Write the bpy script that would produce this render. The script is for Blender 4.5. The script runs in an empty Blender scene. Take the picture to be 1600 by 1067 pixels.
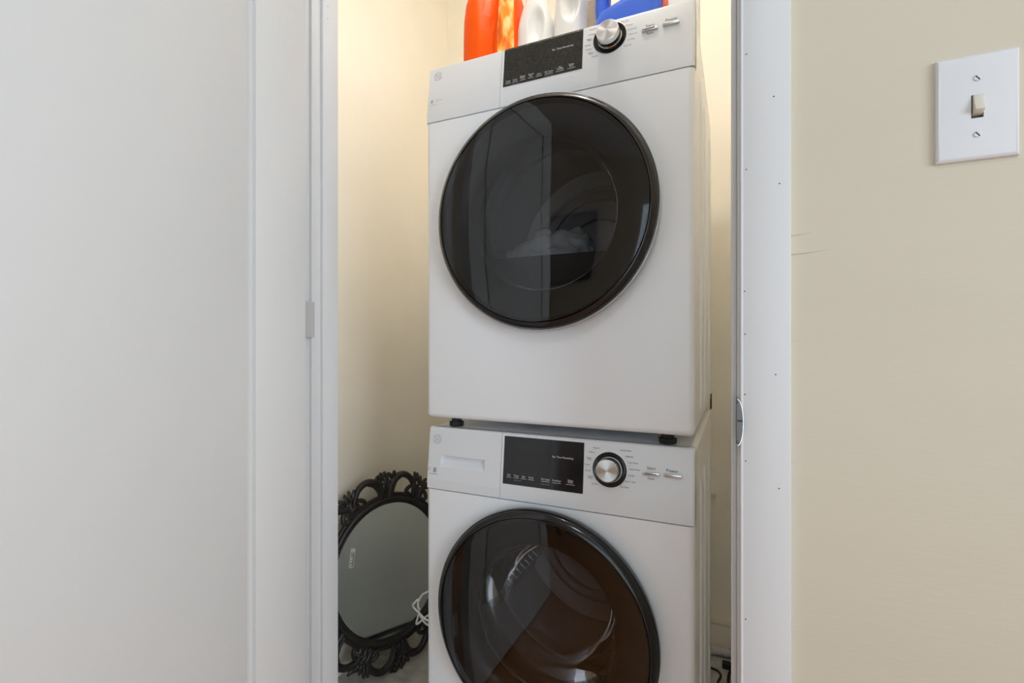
import bpy, bmesh, math, random
from mathutils import Vector, Matrix
random.seed(4)
PI = math.pi
SC = bpy.context.scene
COL = SC.collection

# ------------------------------------------------------------------ camera
cam_d = bpy.data.cameras.new('camera')
cam_d.sensor_width = 36.0
cam_d.lens = 766.0 / 1600.0 * 36.0
cam_d.clip_start = 0.02
cam = bpy.data.objects.new('camera', cam_d)
COL.objects.link(cam)
cam.location = (0.0, 0.0, 1.05)
cam.rotation_euler = (PI / 2, 0, math.radians(24.6))
SC.camera = cam

# ------------------------------------------------------------------ world, added fill lamps, exposure
world = bpy.data.worlds.new('world')
SC.world = world
world.use_nodes = True
wbg = world.node_tree.nodes['Background']
wbg.inputs['Color'].default_value = (0.80, 0.90, 1.0, 1)
wbg.inputs['Strength'].default_value = 1.0


def area(name, loc, rot, sx, sy, power, col):
    d = bpy.data.lights.new(name, 'AREA')
    d.shape = 'RECTANGLE'
    d.size, d.size_y = sx, sy
    d.energy = power
    d.color = col
    o = bpy.data.objects.new(name, d)
    COL.objects.link(o)
    o.location = loc
    o.rotation_euler = rot
    return o


# fill lamps added at the made-up hall window (added_window_1, rear wall) and the side window (added_window_2)
area('rear_fill_lamp', (0.56, -1.93, 1.12), (PI / 2, 0, PI), 1.8, 1.9, 49, (0.70, 0.85, 1.0))
area('side_fill_lamp', (2.13, -0.75, 1.35), (PI / 2, 0, PI / 2), 1.5, 1.5, 23, (0.76, 0.88, 1.0))
HALL_FILL_LAMP = 7.0  # strength of the added hall ceiling fill
CLOSET_BULB = 88.0
vs = SC.view_settings
vs.view_transform = 'Standard'
vs.look = 'None'
vs.gamma = 1.0
vs.use_curve_mapping = False
vs.exposure = 0.95
SC.cycles.max_bounces = 10
SC.cycles.diffuse_bounces = 7
SC.cycles.glossy_bounces = 4
SC.cycles.transparent_max_bounces = 10
SC.cycles.caustics_reflective = False
SC.cycles.caustics_refractive = False


# ------------------------------------------------------------------ materials
def new_mat(name):
    m = bpy.data.materials.new(name)
    m.use_nodes = True
    nt = m.node_tree
    b = nt.nodes['Principled BSDF']
    return m, nt, b


def pmat(name, col, rough=0.5, metal=0.0, spec=0.5, bump=0.0, bscale=200.0, var=0.0, vscale=6.0, coat=0.0, stretch=None):
    m, nt, b = new_mat(name)
    b.inputs['Base Color'].default_value = (*col, 1)
    b.inputs['Roughness'].default_value = rough
    b.inputs['Metallic'].default_value = metal
    b.inputs['Specular IOR Level'].default_value = spec
    b.inputs['Coat Weight'].default_value = coat
    tc = nt.nodes.new('ShaderNodeTexCoord')
    mp = nt.nodes.new('ShaderNodeMapping')
    nt.links.new(tc.outputs['Object'], mp.inputs['Vector'])
    if stretch:
        mp.inputs['Scale'].default_value = stretch
    if bump:
        n = nt.nodes.new('ShaderNodeTexNoise')
        n.inputs['Scale'].default_value = bscale
        n.inputs['Detail'].default_value = 4
        bp = nt.nodes.new('ShaderNodeBump')
        bp.inputs['Strength'].default_value = bump
        bp.inputs['Distance'].default_value = 0.002
        nt.links.new(mp.outputs[0], n.inputs['Vector'])
        nt.links.new(n.outputs['Fac'], bp.inputs['Height'])
        nt.links.new(bp.outputs[0], b.inputs['Normal'])
    if var:
        n = nt.nodes.new('ShaderNodeTexNoise')
        n.inputs['Scale'].default_value = vscale
        n.inputs['Detail'].default_value = 5
        r = nt.nodes.new('ShaderNodeValToRGB')
        r.color_ramp.elements[0].position = 0.3
        r.color_ramp.elements[1].position = 0.7
        r.color_ramp.elements[0].color = (*[c * (1 - var) for c in col], 1)
        r.color_ramp.elements[1].color = (*[min(1, c * (1 + var)) for c in col], 1)
        nt.links.new(mp.outputs[0], n.inputs['Vector'])
        nt.links.new(n.outputs['Fac'], r.inputs[0])
        nt.links.new(r.outputs[0], b.inputs['Base Color'])
    return m


def emat(name, col, strength):
    m, nt, b = new_mat(name)
    b.inputs['Base Color'].default_value = (*col, 1)
    b.inputs['Emission Color'].default_value = (*col, 1)
    b.inputs['Emission Strength'].default_value = strength
    return m


def glassmat(name, tint, ior=1.5, rough=0.0):
    m = bpy.data.materials.new(name)
    m.use_nodes = True
    nt = m.node_tree
    nt.nodes.clear()
    o = nt.nodes.new('ShaderNodeOutputMaterial')
    mx = nt.nodes.new('ShaderNodeMixShader')
    t = nt.nodes.new('ShaderNodeBsdfTransparent')
    t.inputs[0].default_value = (*tint, 1)
    g = nt.nodes.new('ShaderNodeBsdfGlossy')
    g.inputs['Roughness'].default_value = rough
    fr = nt.nodes.new('ShaderNodeFresnel')
    fr.inputs['IOR'].default_value = ior
    nt.links.new(fr.outputs[0], mx.inputs[0])
    nt.links.new(t.outputs[0], mx.inputs[1])
    nt.links.new(g.outputs[0], mx.inputs[2])
    nt.links.new(mx.outputs[0], o.inputs[0])
    return m


def woodmat(name, dark, light):
    m, nt, b = new_mat(name)
    tc = nt.nodes.new('ShaderNodeTexCoord')
    oi = nt.nodes.new('ShaderNodeObjectInfo')
    add = nt.nodes.new('ShaderNodeVectorMath')
    add.operation = 'ADD'
    mp = nt.nodes.new('ShaderNodeMapping')
    mp.inputs['Scale'].default_value = (1.5, 18, 18)
    n = nt.nodes.new('ShaderNodeTexNoise')
    n.inputs['Scale'].default_value = 3
    n.inputs['Detail'].default_value = 6
    r = nt.nodes.new('ShaderNodeValToRGB')
    r.color_ramp.elements[0].color = (*dark, 1)
    r.color_ramp.elements[1].color = (*light, 1)
    r.color_ramp.elements[0].position = 0.3
    r.color_ramp.elements[1].position = 0.75
    nt.links.new(tc.outputs['Object'], add.inputs[0])
    nt.links.new(oi.outputs['Random'], add.inputs[1])
    nt.links.new(add.outputs[0], mp.inputs[0])
    nt.links.new(mp.outputs[0], n.inputs['Vector'])
    nt.links.new(n.outputs['Fac'], r.inputs[0])
    nt.links.new(r.outputs[0], b.inputs['Base Color'])
    b.inputs['Roughness'].default_value = 0.35
    return m


def radialmetal(name, col):
    m, nt, b = new_mat(name)
    b.inputs['Base Color'].default_value = (*col, 1)
    b.inputs['Metallic'].default_value = 1
    b.inputs['Roughness'].default_value = 0.3
    b.inputs['Anisotropic'].default_value = 0.85
    t = nt.nodes.new('ShaderNodeTangent')
    t.direction_type = 'RADIAL'
    t.axis = 'Y'
    nt.links.new(t.outputs[0], b.inputs['Tangent'])
    return m


M = {}
M['hall_wall'] = pmat('hall_wall_paint', (0.63, 0.57, 0.455), 0.55, bump=0.11, bscale=150, var=0.02, vscale=5, stretch=(.25, 1, 1.4))
M['closet_wall'] = pmat('closet_wall_paint', (0.93, 0.885, 0.785), 0.6, bump=0.15, bscale=140, var=0.02, vscale=4)
M['ceiling'] = pmat('ceiling_paint', (0.8, 0.79, 0.76), 0.8)
M['white_paint'] = pmat('white_gloss_paint', (0.68, 0.685, 0.69), 0.42, bump=0.03, bscale=90, var=0.012, vscale=8, stretch=(1, 1, 0.3))
M['door_paint'] = pmat('door_paint', (0.69, 0.69, 0.68), 0.42, bump=0.12, bscale=120, var=0.012, vscale=5, stretch=(1, 1, 0.3))
M['appliance'] = pmat('appliance_white', (0.885, 0.91, 0.95), 0.28, var=0.0)
M['console'] = pmat('console_plastic', (0.77, 0.795, 0.83), 0.33)
M['print'] = pmat('grey_print', (0.07, 0.07, 0.075), 0.6)
M['faint_print'] = pmat('faint_grey_print', (0.42, 0.43, 0.44), 0.5)
M['white_print'] = pmat('white_print', (0.75, 0.75, 0.75), 0.6)
M['dim_print'] = pmat('dim_white_print', (0.3, 0.3, 0.3), 0.6)
M['display'] = pmat('display_black', (0.016, 0.016, 0.018), 0.07)
M['display_dusty'] = pmat('display_black_dusty', (0.032, 0.031, 0.028), 0.22, var=0.45, vscale=190)
M['bezel'] = pmat('bezel_black', (0.012, 0.012, 0.014), 0.12)
M['black'] = pmat('black_rubber', (0.012, 0.012, 0.012), 0.6)
M['chrome'] = pmat('chrome', (0.82, 0.81, 0.79), 0.16, metal=1)
M['satin'] = pmat('satin_metal', (0.72, 0.70, 0.67), 0.32, metal=1)
M['knob'] = radialmetal('brushed_knob', (0.86, 0.86, 0.86))
M['door_glass'] = glassmat('smoked_door_glass', (0.58, 0.57, 0.58), 1.68)
M['bowl_glass'] = glassmat('clear_bowl_glass', (0.95, 0.955, 0.96), 1.28)
M['liner'] = pmat('door_liner_dark', (0.028, 0.028, 0.030), 0.35)
M['gasket'] = pmat('gasket_grey', (0.11, 0.11, 0.115), 0.5)
M['drum'] = pmat('drum_steel', (0.42, 0.42, 0.43), 0.32, metal=0.85, bump=0.6, bscale=240)
M['lifter'] = pmat('lifter_plastic', (0.36, 0.38, 0.40), 0.35)
M['cloth'] = pmat('cloth_pale', (0.80, 0.84, 0.85), 0.9, bump=0.3, bscale=60)
M['orange'] = pmat('orange_plastic', (0.93, 0.10, 0.0015), 0.36, spec=0.16)
M['white_plastic'] = pmat('white_plastic', (0.82, 0.82, 0.81), 0.35)
M['grey_plastic'] = pmat('pale_lavender_plastic', (0.62, 0.60, 0.64), 0.4)
M['cream_plastic'] = pmat('cream_plastic', (0.75, 0.66, 0.52), 0.5)
M['blue'] = pmat('blue_plastic', (0.045, 0.14, 0.68), 0.34, spec=0.35)
M['red'] = pmat('red_orange_card', (0.85, 0.16, 0.07), 0.5)
M['switch_white'] = pmat('switch_plate_white', (0.72, 0.73, 0.75), 0.3)
M['toggle'] = pmat('toggle_ivory', (0.66, 0.62, 0.53), 0.35)
M['recess'] = pmat('dark_recess', (0.05, 0.035, 0.02), 0.7)
M['steel'] = pmat('worn_steel', (0.20, 0.20, 0.20), 0.5, metal=0.4)
M['mirror_glass'] = pmat('mirror_glass', (0.88, 0.97, 1.0), 0.02, metal=1)
M['frame_black'] = pmat('carved_black', (0.018, 0.015, 0.014), 0.33, bump=0.5, bscale=260)
M['sticker'] = pmat('sticker_paper', (0.62, 0.62, 0.58), 0.7)
M['floor_grey'] = pmat('grey_vinyl', (0.46, 0.46, 0.445), 0.5, var=0.25, vscale=26, bump=0.2, bscale=90)
M['wood'] = woodmat('brown_floor_wood', (0.42, 0.165, 0.048), (0.68, 0.31, 0.11))
M['table_wood'] = woodmat('table_wood', (0.11, 0.035, 0.012), (0.22, 0.08, 0.03))
M['hinge_paint'] = pmat('hinge_worn_paint', (0.52, 0.52, 0.52), 0.4)
M['gap'] = pmat('joint_dark', (0.03, 0.02, 0.015), 0.9)
M['art'] = pmat('brown_print', (0.10, 0.075, 0.04), 0.6, var=0.8, vscale=7)
M['pane'] = glassmat('window_pane', (0.95, 0.97, 0.97), 1.45)
M['bulb'] = emat('bulb_glow', (1.0, 0.96, 0.91), CLOSET_BULB)
M['diffuser'] = emat('fill_lamp_glow', (0.92, 0.96, 1.0), HALL_FILL_LAMP)


def label_mat():
    m, nt, b = new_mat('orange_leaf_print')
    tc = nt.nodes.new('ShaderNodeTexCoord')
    mp = nt.nodes.new('ShaderNodeMapping')
    mp.inputs['Rotation'].default_value = (0, 0.7, 0)
    mp.inputs['Scale'].default_value = (55, 20, 18)
    n = nt.nodes.new('ShaderNodeTexNoise')
    n.inputs['Scale'].default_value = 1.2
    n.inputs['Detail'].default_value = 3
    r = nt.nodes.new('ShaderNodeValToRGB')
    r.color_ramp.elements[0].position = 0.38
    r.color_ramp.elements[0].color = (0.85, 0.12, 0.01, 1)
    r.color_ramp.elements[1].position = 0.66
    r.color_ramp.elements[1].color = (0.95, 0.70, 0.28, 1)
    e = r.color_ramp.elements.new(0.52)
    e.color = (0.95, 0.32, 0.02, 1)
    nt.links.new(tc.outputs['Object'], mp.inputs[0])
    nt.links.new(mp.outputs[0], n.inputs['Vector'])
    nt.links.new(n.outputs['Fac'], r.inputs[0])
    nt.links.new(r.outputs[0], b.inputs['Base Color'])
    b.inputs['Roughness'].default_value = 0.25
    return m


M['leaf_label'] = label_mat()


# ------------------------------------------------------------------ mesh helpers
class MB:
    def __init__(self):
        self.v, self.f = [], []

    def add(self, vs_, fs):
        o = len(self.v)
        self.v += [tuple(p) for p in vs_]
        self.f += [tuple(i + o for i in f) for f in fs]
        return self

    def box(self, x0, x1, y0, y1, z0, z1):
        v = [(x0, y0, z0), (x1, y0, z0), (x1, y1, z0), (x0, y1, z0), (x0, y0, z1), (x1, y0, z1), (x1, y1, z1), (x0, y1, z1)]
        return self.add(v, [(0, 3, 2, 1), (4, 5, 6, 7), (0, 1, 5, 4), (1, 2, 6, 5), (2, 3, 7, 6), (3, 0, 4, 7)])

    def lathe(self, prof, c=(0, 0, 0), axis='Y', n=48, closed=False, sx=1.0, cap=True):
        """prof: list of (radius, along)"""
        vs_, fs = [], []
        m = len(prof)
        for i in range(n):
            a = 2 * PI * i / n
            for r, d in prof:
                p, q = r * math.cos(a) * sx, r * math.sin(a)
                if axis == 'Y':
                    vs_.append((c[0] + p, c[1] + d, c[2] + q))
                elif axis == 'Z':
                    vs_.append((c[0] + p, c[1] + q, c[2] + d))
                else:
                    vs_.append((c[0] + d, c[1] + p, c[2] + q))
        for i in range(n):
            j = (i + 1) % n
            for k in range(m if closed else m - 1):
                l = (k + 1) % m
                fs.append((i * m + k, j * m + k, j * m + l, i * m + l))
        if cap and not closed:
            fs.append(tuple(i * m for i in range(n)))
            fs.append(tuple(i * m + m - 1 for i in reversed(range(n))))
        return self.add(vs_, fs)

    def tube(self, pts, r, n=10, closed=False, flat=1.0, up=(0, 0, 1)):
        """sweep a (round / flattened) section along pts; r number or list"""
        P = [Vector(p) for p in pts]
        m = len(P)
        R = r if isinstance(r, (list, tuple)) else [r] * m
        vs_, fs = [], []
        prev = None
        for i in range(m):
            if closed:
                t = (P[(i + 1) % m] - P[i - 1]).normalized()
            else:
                t = (P[min(i + 1, m - 1)] - P[max(i - 1, 0)]).normalized()
            u = Vector(up) if prev is None else prev
            s = t.cross(u)
            if s.length < 1e-4:
                s = t.cross(Vector((1, 0.3, 0.1)))
            s.normalize()
            u = s.cross(t).normalized()
            prev = u
            for k in range(n):
                a = 2 * PI * k / n
                vs_.append(P[i] + s * (R[i] * math.cos(a)) + u * (R[i] * flat * math.sin(a)))
        for i in range(m if closed else m - 1):
            j = (i + 1) % m
            for k in range(n):
                l = (k + 1) % n
                fs.append((i * n + k, i * n + l, j * n + l, j * n + k))
        if not closed:
            fs.append(tuple(reversed(range(n))))
            fs.append(tuple((m - 1) * n + k for k in range(n)))
        return self.add(vs_, fs)

    def blob(self, c, rx, ry, rz, rot=None, n=8, m=6):
        vs_, fs = [], []
        R = rot or Matrix.Identity(3)
        for i in range(1, m):
            th = PI * i / m
            for k in range(n):
                a = 2 * PI * k / n
                p = R @ Vector((rx * math.sin(th) * math.cos(a), ry * math.sin(th) * math.sin(a), rz * math.cos(th)))
                vs_.append(Vector(c) + p)
        b0 = len(vs_)
        vs_.append(Vector(c) + R @ Vector((0, 0, rz)))
        vs_.append(Vector(c) + R @ Vector((0, 0, -rz)))
        for i in range(m - 2):
            for k in range(n):
                l = (k + 1) % n
                fs.append((i * n + k, (i + 1) * n + k, (i + 1) * n + l, i * n + l))
        for k in range(n):
            l = (k + 1) % n
            fs.append((b0, k, l))
            fs.append((b0 + 1, (m - 2) * n + l, (m - 2) * n + k))
        return self.add(vs_, fs)

    def loft(self, secs, n=40, dent=None):
        """secs: (z, cx, cy, hw, hd, exponent)"""
        vs_, fs = [], []
        for (z, cx, cy, hw, hd, e) in secs:
            for k in range(n):
                a = 2 * PI * k / n
                ca, sa = math.cos(a), math.sin(a)
                x = cx + hw * math.copysign(abs(ca) ** (2 / e), ca)
                y = cy + hd * math.copysign(abs(sa) ** (2 / e), sa)
                if dent:
                    y += dent(x, y, z)
                vs_.append((x, y, z))
        for i in range(len(secs) - 1):
            for k in range(n):
                l = (k + 1) % n
                fs.append((i * n + k, i * n + l, (i + 1) * n + l, (i + 1) * n + k))
        fs.append(tuple(reversed(range(n))))
        fs.append(tuple((len(secs) - 1) * n + k for k in range(n)))
        return self.add(vs_, fs)

    def mesh(self, name):
        me = bpy.data.meshes.new(name)
        me.from_pydata(self.v, [], self.f)
        me.validate()
        bm = bmesh.new()
        bm.from_mesh(me)
        bmesh.ops.recalc_face_normals(bm, faces=bm.faces[:])
        bm.to_mesh(me)
        bm.free()
        return me

    def build(self, name, mat, parent=None, smooth=None, bevel=0.0, seg=2):
        me = self.mesh(name)
        if bevel:
            bm = bmesh.new()
            bm.from_mesh(me)
            es = [e for e in bm.edges if len(e.link_faces) == 2 and e.calc_face_angle(0) > 0.6]
            bmesh.ops.bevel(bm, geom=es, offset=bevel, segments=seg, profile=0.5, affect='EDGES', clamp_overlap=True)
            bm.to_mesh(me)
            bm.free()
        return link(name, me, mat, parent, smooth if smooth is not None else (35 if bevel else None))


def link(name, me, mat, parent=None, smooth=None):
    if mat is not None:
        me.materials.clear()
        me.materials.append(M[mat] if isinstance(mat, str) else mat)
    o = bpy.data.objects.new(name, me)
    COL.objects.link(o)
    o.parent = parent
    if smooth:
        smooth_by_angle(me, smooth)
    return o


def smooth_by_angle(me, deg):
    bm = bmesh.new()
    bm.from_mesh(me)
    lim = math.radians(deg)
    for f in bm.faces:
        f.smooth = True
    for e in bm.edges:
        e.smooth = not (len(e.link_faces) == 2 and e.calc_face_angle(0) > lim)
    bm.to_mesh(me)
    bm.free()


def tag(o, label, cat, group=None):
    o['label'] = label
    o['category'] = cat
    if group:
        o['group'] = group
    return o


def struct(o):
    o['kind'] = 'structure'
    return o


def empty(name, loc, label, cat, group=None, rz=0):
    o = bpy.data.objects.new(name, None)
    o.empty_display_size = 0.05
    COL.objects.link(o)
    o.location = loc
    o.rotation_euler = (0, 0, rz)
    return tag(o, label, cat, group)


def boolean_mesh(me, cutters):
    """difference, returns a new mesh"""
    o = bpy.data.objects.new('tmp', me)
    COL.objects.link(o)
    tmp = []
    for c in cutters:
        co = bpy.data.objects.new('tmpc', c)
        COL.objects.link(co)
        md = o.modifiers.new('b', 'BOOLEAN')
        md.operation = 'DIFFERENCE'
        md.solver = 'EXACT'
        md.object = co
        tmp.append(co)
    dg = bpy.context.evaluated_depsgraph_get()
    dg.update()
    out = bpy.data.meshes.new_from_object(o.evaluated_get(dg))
    for t in tmp + [o]:
        bpy.data.objects.remove(t)
    return out


def text_into(mb, body, size, x, y, z, align='CENTER', lean=0.0, thick=0.0, sx=1.0):
    """flat lettering facing -Y, added to mb at (x, y(z), z)"""
    cu = bpy.data.curves.new('t', 'FONT')
    cu.body = body
    cu.size = size
    cu.align_x = align
    cu.align_y = 'CENTER'
    cu.space_line = 0.75
    cu.resolution_u = 2
    o = bpy.data.objects.new('t', cu)
    COL.objects.link(o)
    dg = bpy.context.evaluated_depsgraph_get()
    me = bpy.data.meshes.new_from_object(o.evaluated_get(dg))
    vs_ = [(x + v.co.x * sx, y + v.co.y * lean, z + v.co.y) for v in me.vertices]
    fs = [tuple(p.vertices) for p in me.polygons]
    mb.add(vs_, fs)
    bpy.data.objects.remove(o)
    bpy.data.curves.remove(cu)
    bpy.data.meshes.remove(me)


# ------------------------------------------------------------------ the setting
CEIL = 2.56
WY = 0.695                    # hall face of the closet wall
WB = 0.757                    # closet face of it
XL, XR, YB = -1.145, 0.32, 1.825   # closet walls

# closet front wall, hall side beige, closet side cream
mb = MB()
mb.box(0.017, 2.2, WY, WB, 0, CEIL)
mb.box(-2.2, -0.757, WY, WB, 0, CEIL)
mb.box(-0.757, 0.017, WY, WB, 2.06, CEIL)
o = struct(mb.build('wall_front', 'hall_wall'))
o.data.materials.append(M['closet_wall'])
for p in o.data.polygons:
    if p.normal.y > 0.5:
        p.material_index = 1
# old paint ridges beside the casing
for (x0, x1, z, t) in ((0.062, 0.083, 1.181, .0012), (0.062, 0.100, 1.158, .0014), (0.0615, 0.066, 0.90, .001), (0.0615, 0.068, 1.05, .0012)):
    r = MB().tube([(x0, WY, z), ((x0 + x1) / 2, WY, z + .001), (x1, WY, z + .0025)], [t, t * .8, t * .3], 6)
    r.build('paint_ridge', 'hall_wall', o, 60)
struct(MB().box(XL, XR, YB, YB + .1, 0, CEIL).build('wall_back', 'closet_wall'))
struct(MB().box(XL - .1, XL, WB, YB, 0, CEIL).build('wall_left', 'closet_wall'))
struct(MB().box(XR, XR + .1, WB, YB, 0, CEIL).build('wall_right', 'closet_wall'))
struct(MB().box(XL, XR, 0.72, YB, -0.05, 0).build('floor', 'floor_grey'))
struct(MB().box(-2.3, 2.3, -2.0, YB + .1, CEIL, CEIL + .08).build('ceiling', 'ceiling'))

# hall: rear wall with an added window, side walls, plank floor
HY = -1.9
mb = MB()
mb.box(-2.2, -.38, HY - .1, HY, 0, CEIL)
mb.box(1.5, 2.2, HY - .1, HY, 0, CEIL)
mb.box(-.38, 1.5, HY - .1, HY, 0, .14)
mb.box(-.38, 1.5, HY - .1, HY, 2.1, CEIL)
struct(mb.build('wall_rear', 'hall_wall'))
mb = MB()
mb.box(2.2, 2.3, HY, -1.5, 0, CEIL)
mb.box(2.2, 2.3, 0.0, WB, 0, CEIL)
mb.box(2.2, 2.3, -1.5, 0.0, 0, .6)
mb.box(2.2, 2.3, -1.5, 0.0, 2.1, CEIL)
struct(mb.build('wall_hall_side', 'hall_wall'))
struct(MB().box(-2.3, -2.2, HY, WB, 0, CEIL).build('wall_hall_end', 'hall_wall'))


def window(name, x0, x1, y, z0, z1, along='x'):
    def bx(m, a0, a1, c0, c1, b0, b1):
        if along == 'x':
            m.box(a0, a1, y + b0, y + b1, c0, c1)
        else:
            m.box(y + b0, y + b1, a0, a1, c0, c1)
        return m
    e = bpy.data.objects.new(name, None)
    COL.objects.link(e)
    struct(e)
    f = MB()
    bx(f, x0, x0 + .05, z0, z1, -.05, .01)
    bx(f, x1 - .05, x1, z0, z1, -.05, .01)
    bx(f, x0 + .05, x1 - .05, z0, z0 + .05, -.05, .01)
    bx(f, x0 + .05, x1 - .05, z1 - .05, z1, -.05, .01)
    f.build('window_frame', 'white_paint', e)
    zm = (z0 + z1) / 2
    bx(MB(), x0 + .05, x1 - .05, zm - .02, zm + .02, -.045, .0).build('meeting_rail', 'white_paint', e)
    for a, b in ((z0 + .05, zm - .02), (zm + .02, z1 - .05)):
        bx(MB(), x0 + .05, x1 - .05, a, b, -.028, -.022).build('pane', 'pane', e)
    return e


window('added_window_1', -.38, 1.5, HY - .03, .14, 2.1)  # made-up opening, added to let the rear fill lamp in
window('added_window_2', -1.5, 0.0, 2.25, .6, 2.1, 'y')  # likewise invented, for the fill lamp at the side

fh = struct(MB().box(-2.2, 2.2, HY, 0.72, -.05, -.012).build('floor_hall', 'gap'))
pl = {}
row = 0
y = HY
while y < 0.715:
    y1 = min(y + .118, 0.718)
    x = -2.2 - (0.0 if row % 2 else .45)
    while x < 2.2:
        a, b = max(x, -2.2), min(x + .9, 2.2)
        key = (round(b - a, 3), round(y1 - y, 3))
        if key not in pl:
            pl[key] = MB().box(-key[0] / 2 + .001, key[0] / 2 - .001, -key[1] / 2 + .001, key[1] / 2 - .001, -.012, 0).mesh('plank')
            pl[key].materials.append(M['wood'])
        p = bpy.data.objects.new('plank', pl[key])
        COL.objects.link(p)
        p.parent = fh
        p.location = ((a + b) / 2, (y + y1) / 2, 0)
        x += .9
    y = y1
    row += 1

# baseboards in the closet
for nm, bx in (('baseboard_back', (XL + .013, XR, YB - .013, YB, 0, .085)), ('baseboard_left', (XL, XL + .013, WB, YB, 0, .085))):
    o = struct(MB().box(*bx).build(nm, 'closet_wall', bevel=.003))
    if nm == 'baseboard_back':
        MB().box(bx[0], bx[1], bx[2] - .004, bx[3], .085, .094).build('cap_moulding', 'cream_plastic', o, bevel=.002)
        MB().box(bx[0], bx[1], bx[2] - .010, bx[2], 0, .016).build('shoe_moulding', 'cream_plastic', o, bevel=.004)

# door frame: jambs + stops (trim_1 strike side, trim_2 hinge side, trim_3 head), casings (trim_4..6)
JT = 2.04
t1 = struct(MB().box(0.0008, 0.017, WY - .001, WB, 0, JT).build('trim_1', 'white_paint', bevel=.001))
MB().box(-0.0066, 0.0008, 0.722, WB, 0, JT).build('door_stop', 'white_paint', t1, bevel=.0015)
t2 = struct(MB().box(-0.757, -0.740, WY - .001, WB, 0, JT).build('trim_2', 'white_paint', bevel=.001))
MB().box(-0.740, -0.733, 0.716, WB - .001, 0, JT).build('door_stop', 'white_paint', t2, bevel=.0015)
t3 = struct(MB().box(-0.757, 0.017, WY - .001, WB, JT, 2.06).build('trim_3', 'white_paint'))
MB().box(-0.733, -0.0066, 0.722, WB, JT - .01, JT).build('door_stop', 'white_paint', t3)


def casing(name, x0, x1, z0, z1, horiz=False):
    # flat board with a small bead on the inner edge
    o = struct(MB().box(x0, x1, WY - .013, WY, z0, z1).build(name, 'white_paint', bevel=.002))
    return o


c4 = casing('trim_4', 0.0052, 0.0605, 0, JT + .06)
MB().box(0.0045, 0.0075, WY - .0145, WY, 0, JT).build('bead', 'white_paint', c4, bevel=.001)
c5 = casing('trim_5', -0.802, -0.7455, 0, JT + .06)
c6 = casing('trim_6', -0.7455, 0.0052, JT + .005, JT + .06)
hole = MB().lathe([(0.0008, 0), (0.0008, .0006)], n=8).mesh('nail_hole')
hole.materials.append(M['recess'])
for (x, z) in ((.0112, 1.4106), (.0417, 1.3512), (.0112, 1.2659), (.048, 1.2433), (.0093, 1.1132), (.0097, 1.0593), (.0438, 1.0095), (.0097, .9836), (.0105, .9), (.0473, .87), (.0105, .7013)):
    h = bpy.data.objects.new('nail_hole', hole)
    COL.objects.link(h)
    h.parent = c4
    h.location = (x, WY - .0134, z)
for z in (1.7113, 1.6864):
    h = bpy.data.objects.new('nail_hole', hole)
    COL.objects.link(h)
    h.parent = t2
    h.rotation_euler = (0, 0, PI / 2)
    h.location = (-.7326, 0.728, z)

# strike plate with its curved lip on the strike-side jamb
zc, hz = 0.948, 0.029
mb = MB()
mb.box(-0.0006, 0.0008, 0.690, 0.718, zc - hz, zc + hz)
sp = mb.build('strike_plate', 'steel', t1, bevel=.0004)
sp['label'] = 'worn steel strike plate with curved lip'
vs_, fs = [], []
N = 20
for i in range(N + 1):
    t = -1 + 2 * i / N
    w = .0066 * math.sqrt(max(0, 1 - t * t))
    z = zc + hz * t
    for th in (0, .0012):
        vs_ += [(0.0010, .6805 + th, z), (0.0010 + w * .5, .6800 + th, z), (0.0010 + w, .6805 + th, z)]
for i in range(N):
    a, b = i * 6, (i + 1) * 6
    for k in (0, 1, 3, 4):
        fs.append((a + k, a + k + 1, b + k + 1, b + k))
    fs.append((a, a + 3, b + 3, b))
    fs.append((a + 2, b + 2, b + 5, a + 5))
MB().add(vs_, fs).build('lip', 'steel', sp, 50)
MB().box(.0004, .0016, .680, .700, zc - hz * .8, zc + hz * .8).build('lip_return', 'steel', sp)
MB().tube([(0.0012 + .0066 * math.cos(a), .6800, zc + hz * math.sin(a)) for a in [(-PI / 2 + PI * q / 20) for q in range(21)]], .0006, 6, up=(0, 1, 0)).build('lip_rim', 'chrome', sp, 60)
MB().box(.0012, .0066, .6790, .6800, zc + .001, zc + .0032).build('latch_notch', 'recess', sp)

# the open door, hinged beside trim_2, swung square out into the hall
door = bpy.data.objects.new('door_1', None)
COL.objects.link(door)
struct(door)
DX0, DX1, DYH, DYF, DZ0, DZ1 = -0.735, -0.700, 0.6437, -0.085, 0.012, 2.03
ST = .100
MB().box(DX0, DX1, DYH - ST, DYH, DZ0, DZ1).build('stile', 'door_paint', door, bevel=.0015)
MB().box(DX0, DX1, DYF, DYF + ST, DZ0, DZ1).build('stile', 'door_paint', door, bevel=.0015)
MB().box(DX0, DX1, DYF + ST, DYH - ST, DZ0, .24).build('rail', 'door_paint', door)
MB().box(DX0, DX1, DYF + ST, DYH - ST, 1.90, DZ1).build('rail', 'door_paint', door)
MB().box(DX0 + .009, DX1 - .009, DYF + ST, DYH - ST, .24, 1.90).build('panel', 'door_paint', door)
MB().box(DX1 - .009, DX1 - .0012, DYF + ST + .0145, DYH - ST - .0145, .2545, 1.8855).build('panel_field', 'door_paint', door, bevel=.002)
for z in (.25, 1.092, 1.84):
    hb = MB().lathe([(0.0, -.038), (.003, -.037), (.0045, -.034), (.0045, .034), (.003, .037), (0, .038)], (-.7365, .672, z), 'Z', 12, cap=False).build('hinge', 'hinge_paint', door, 40)
    MB().box(-.7395, -.7385, .667, .700, z - .034, z + .034).build('hinge_leaf', 'hinge_paint', hb)
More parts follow.
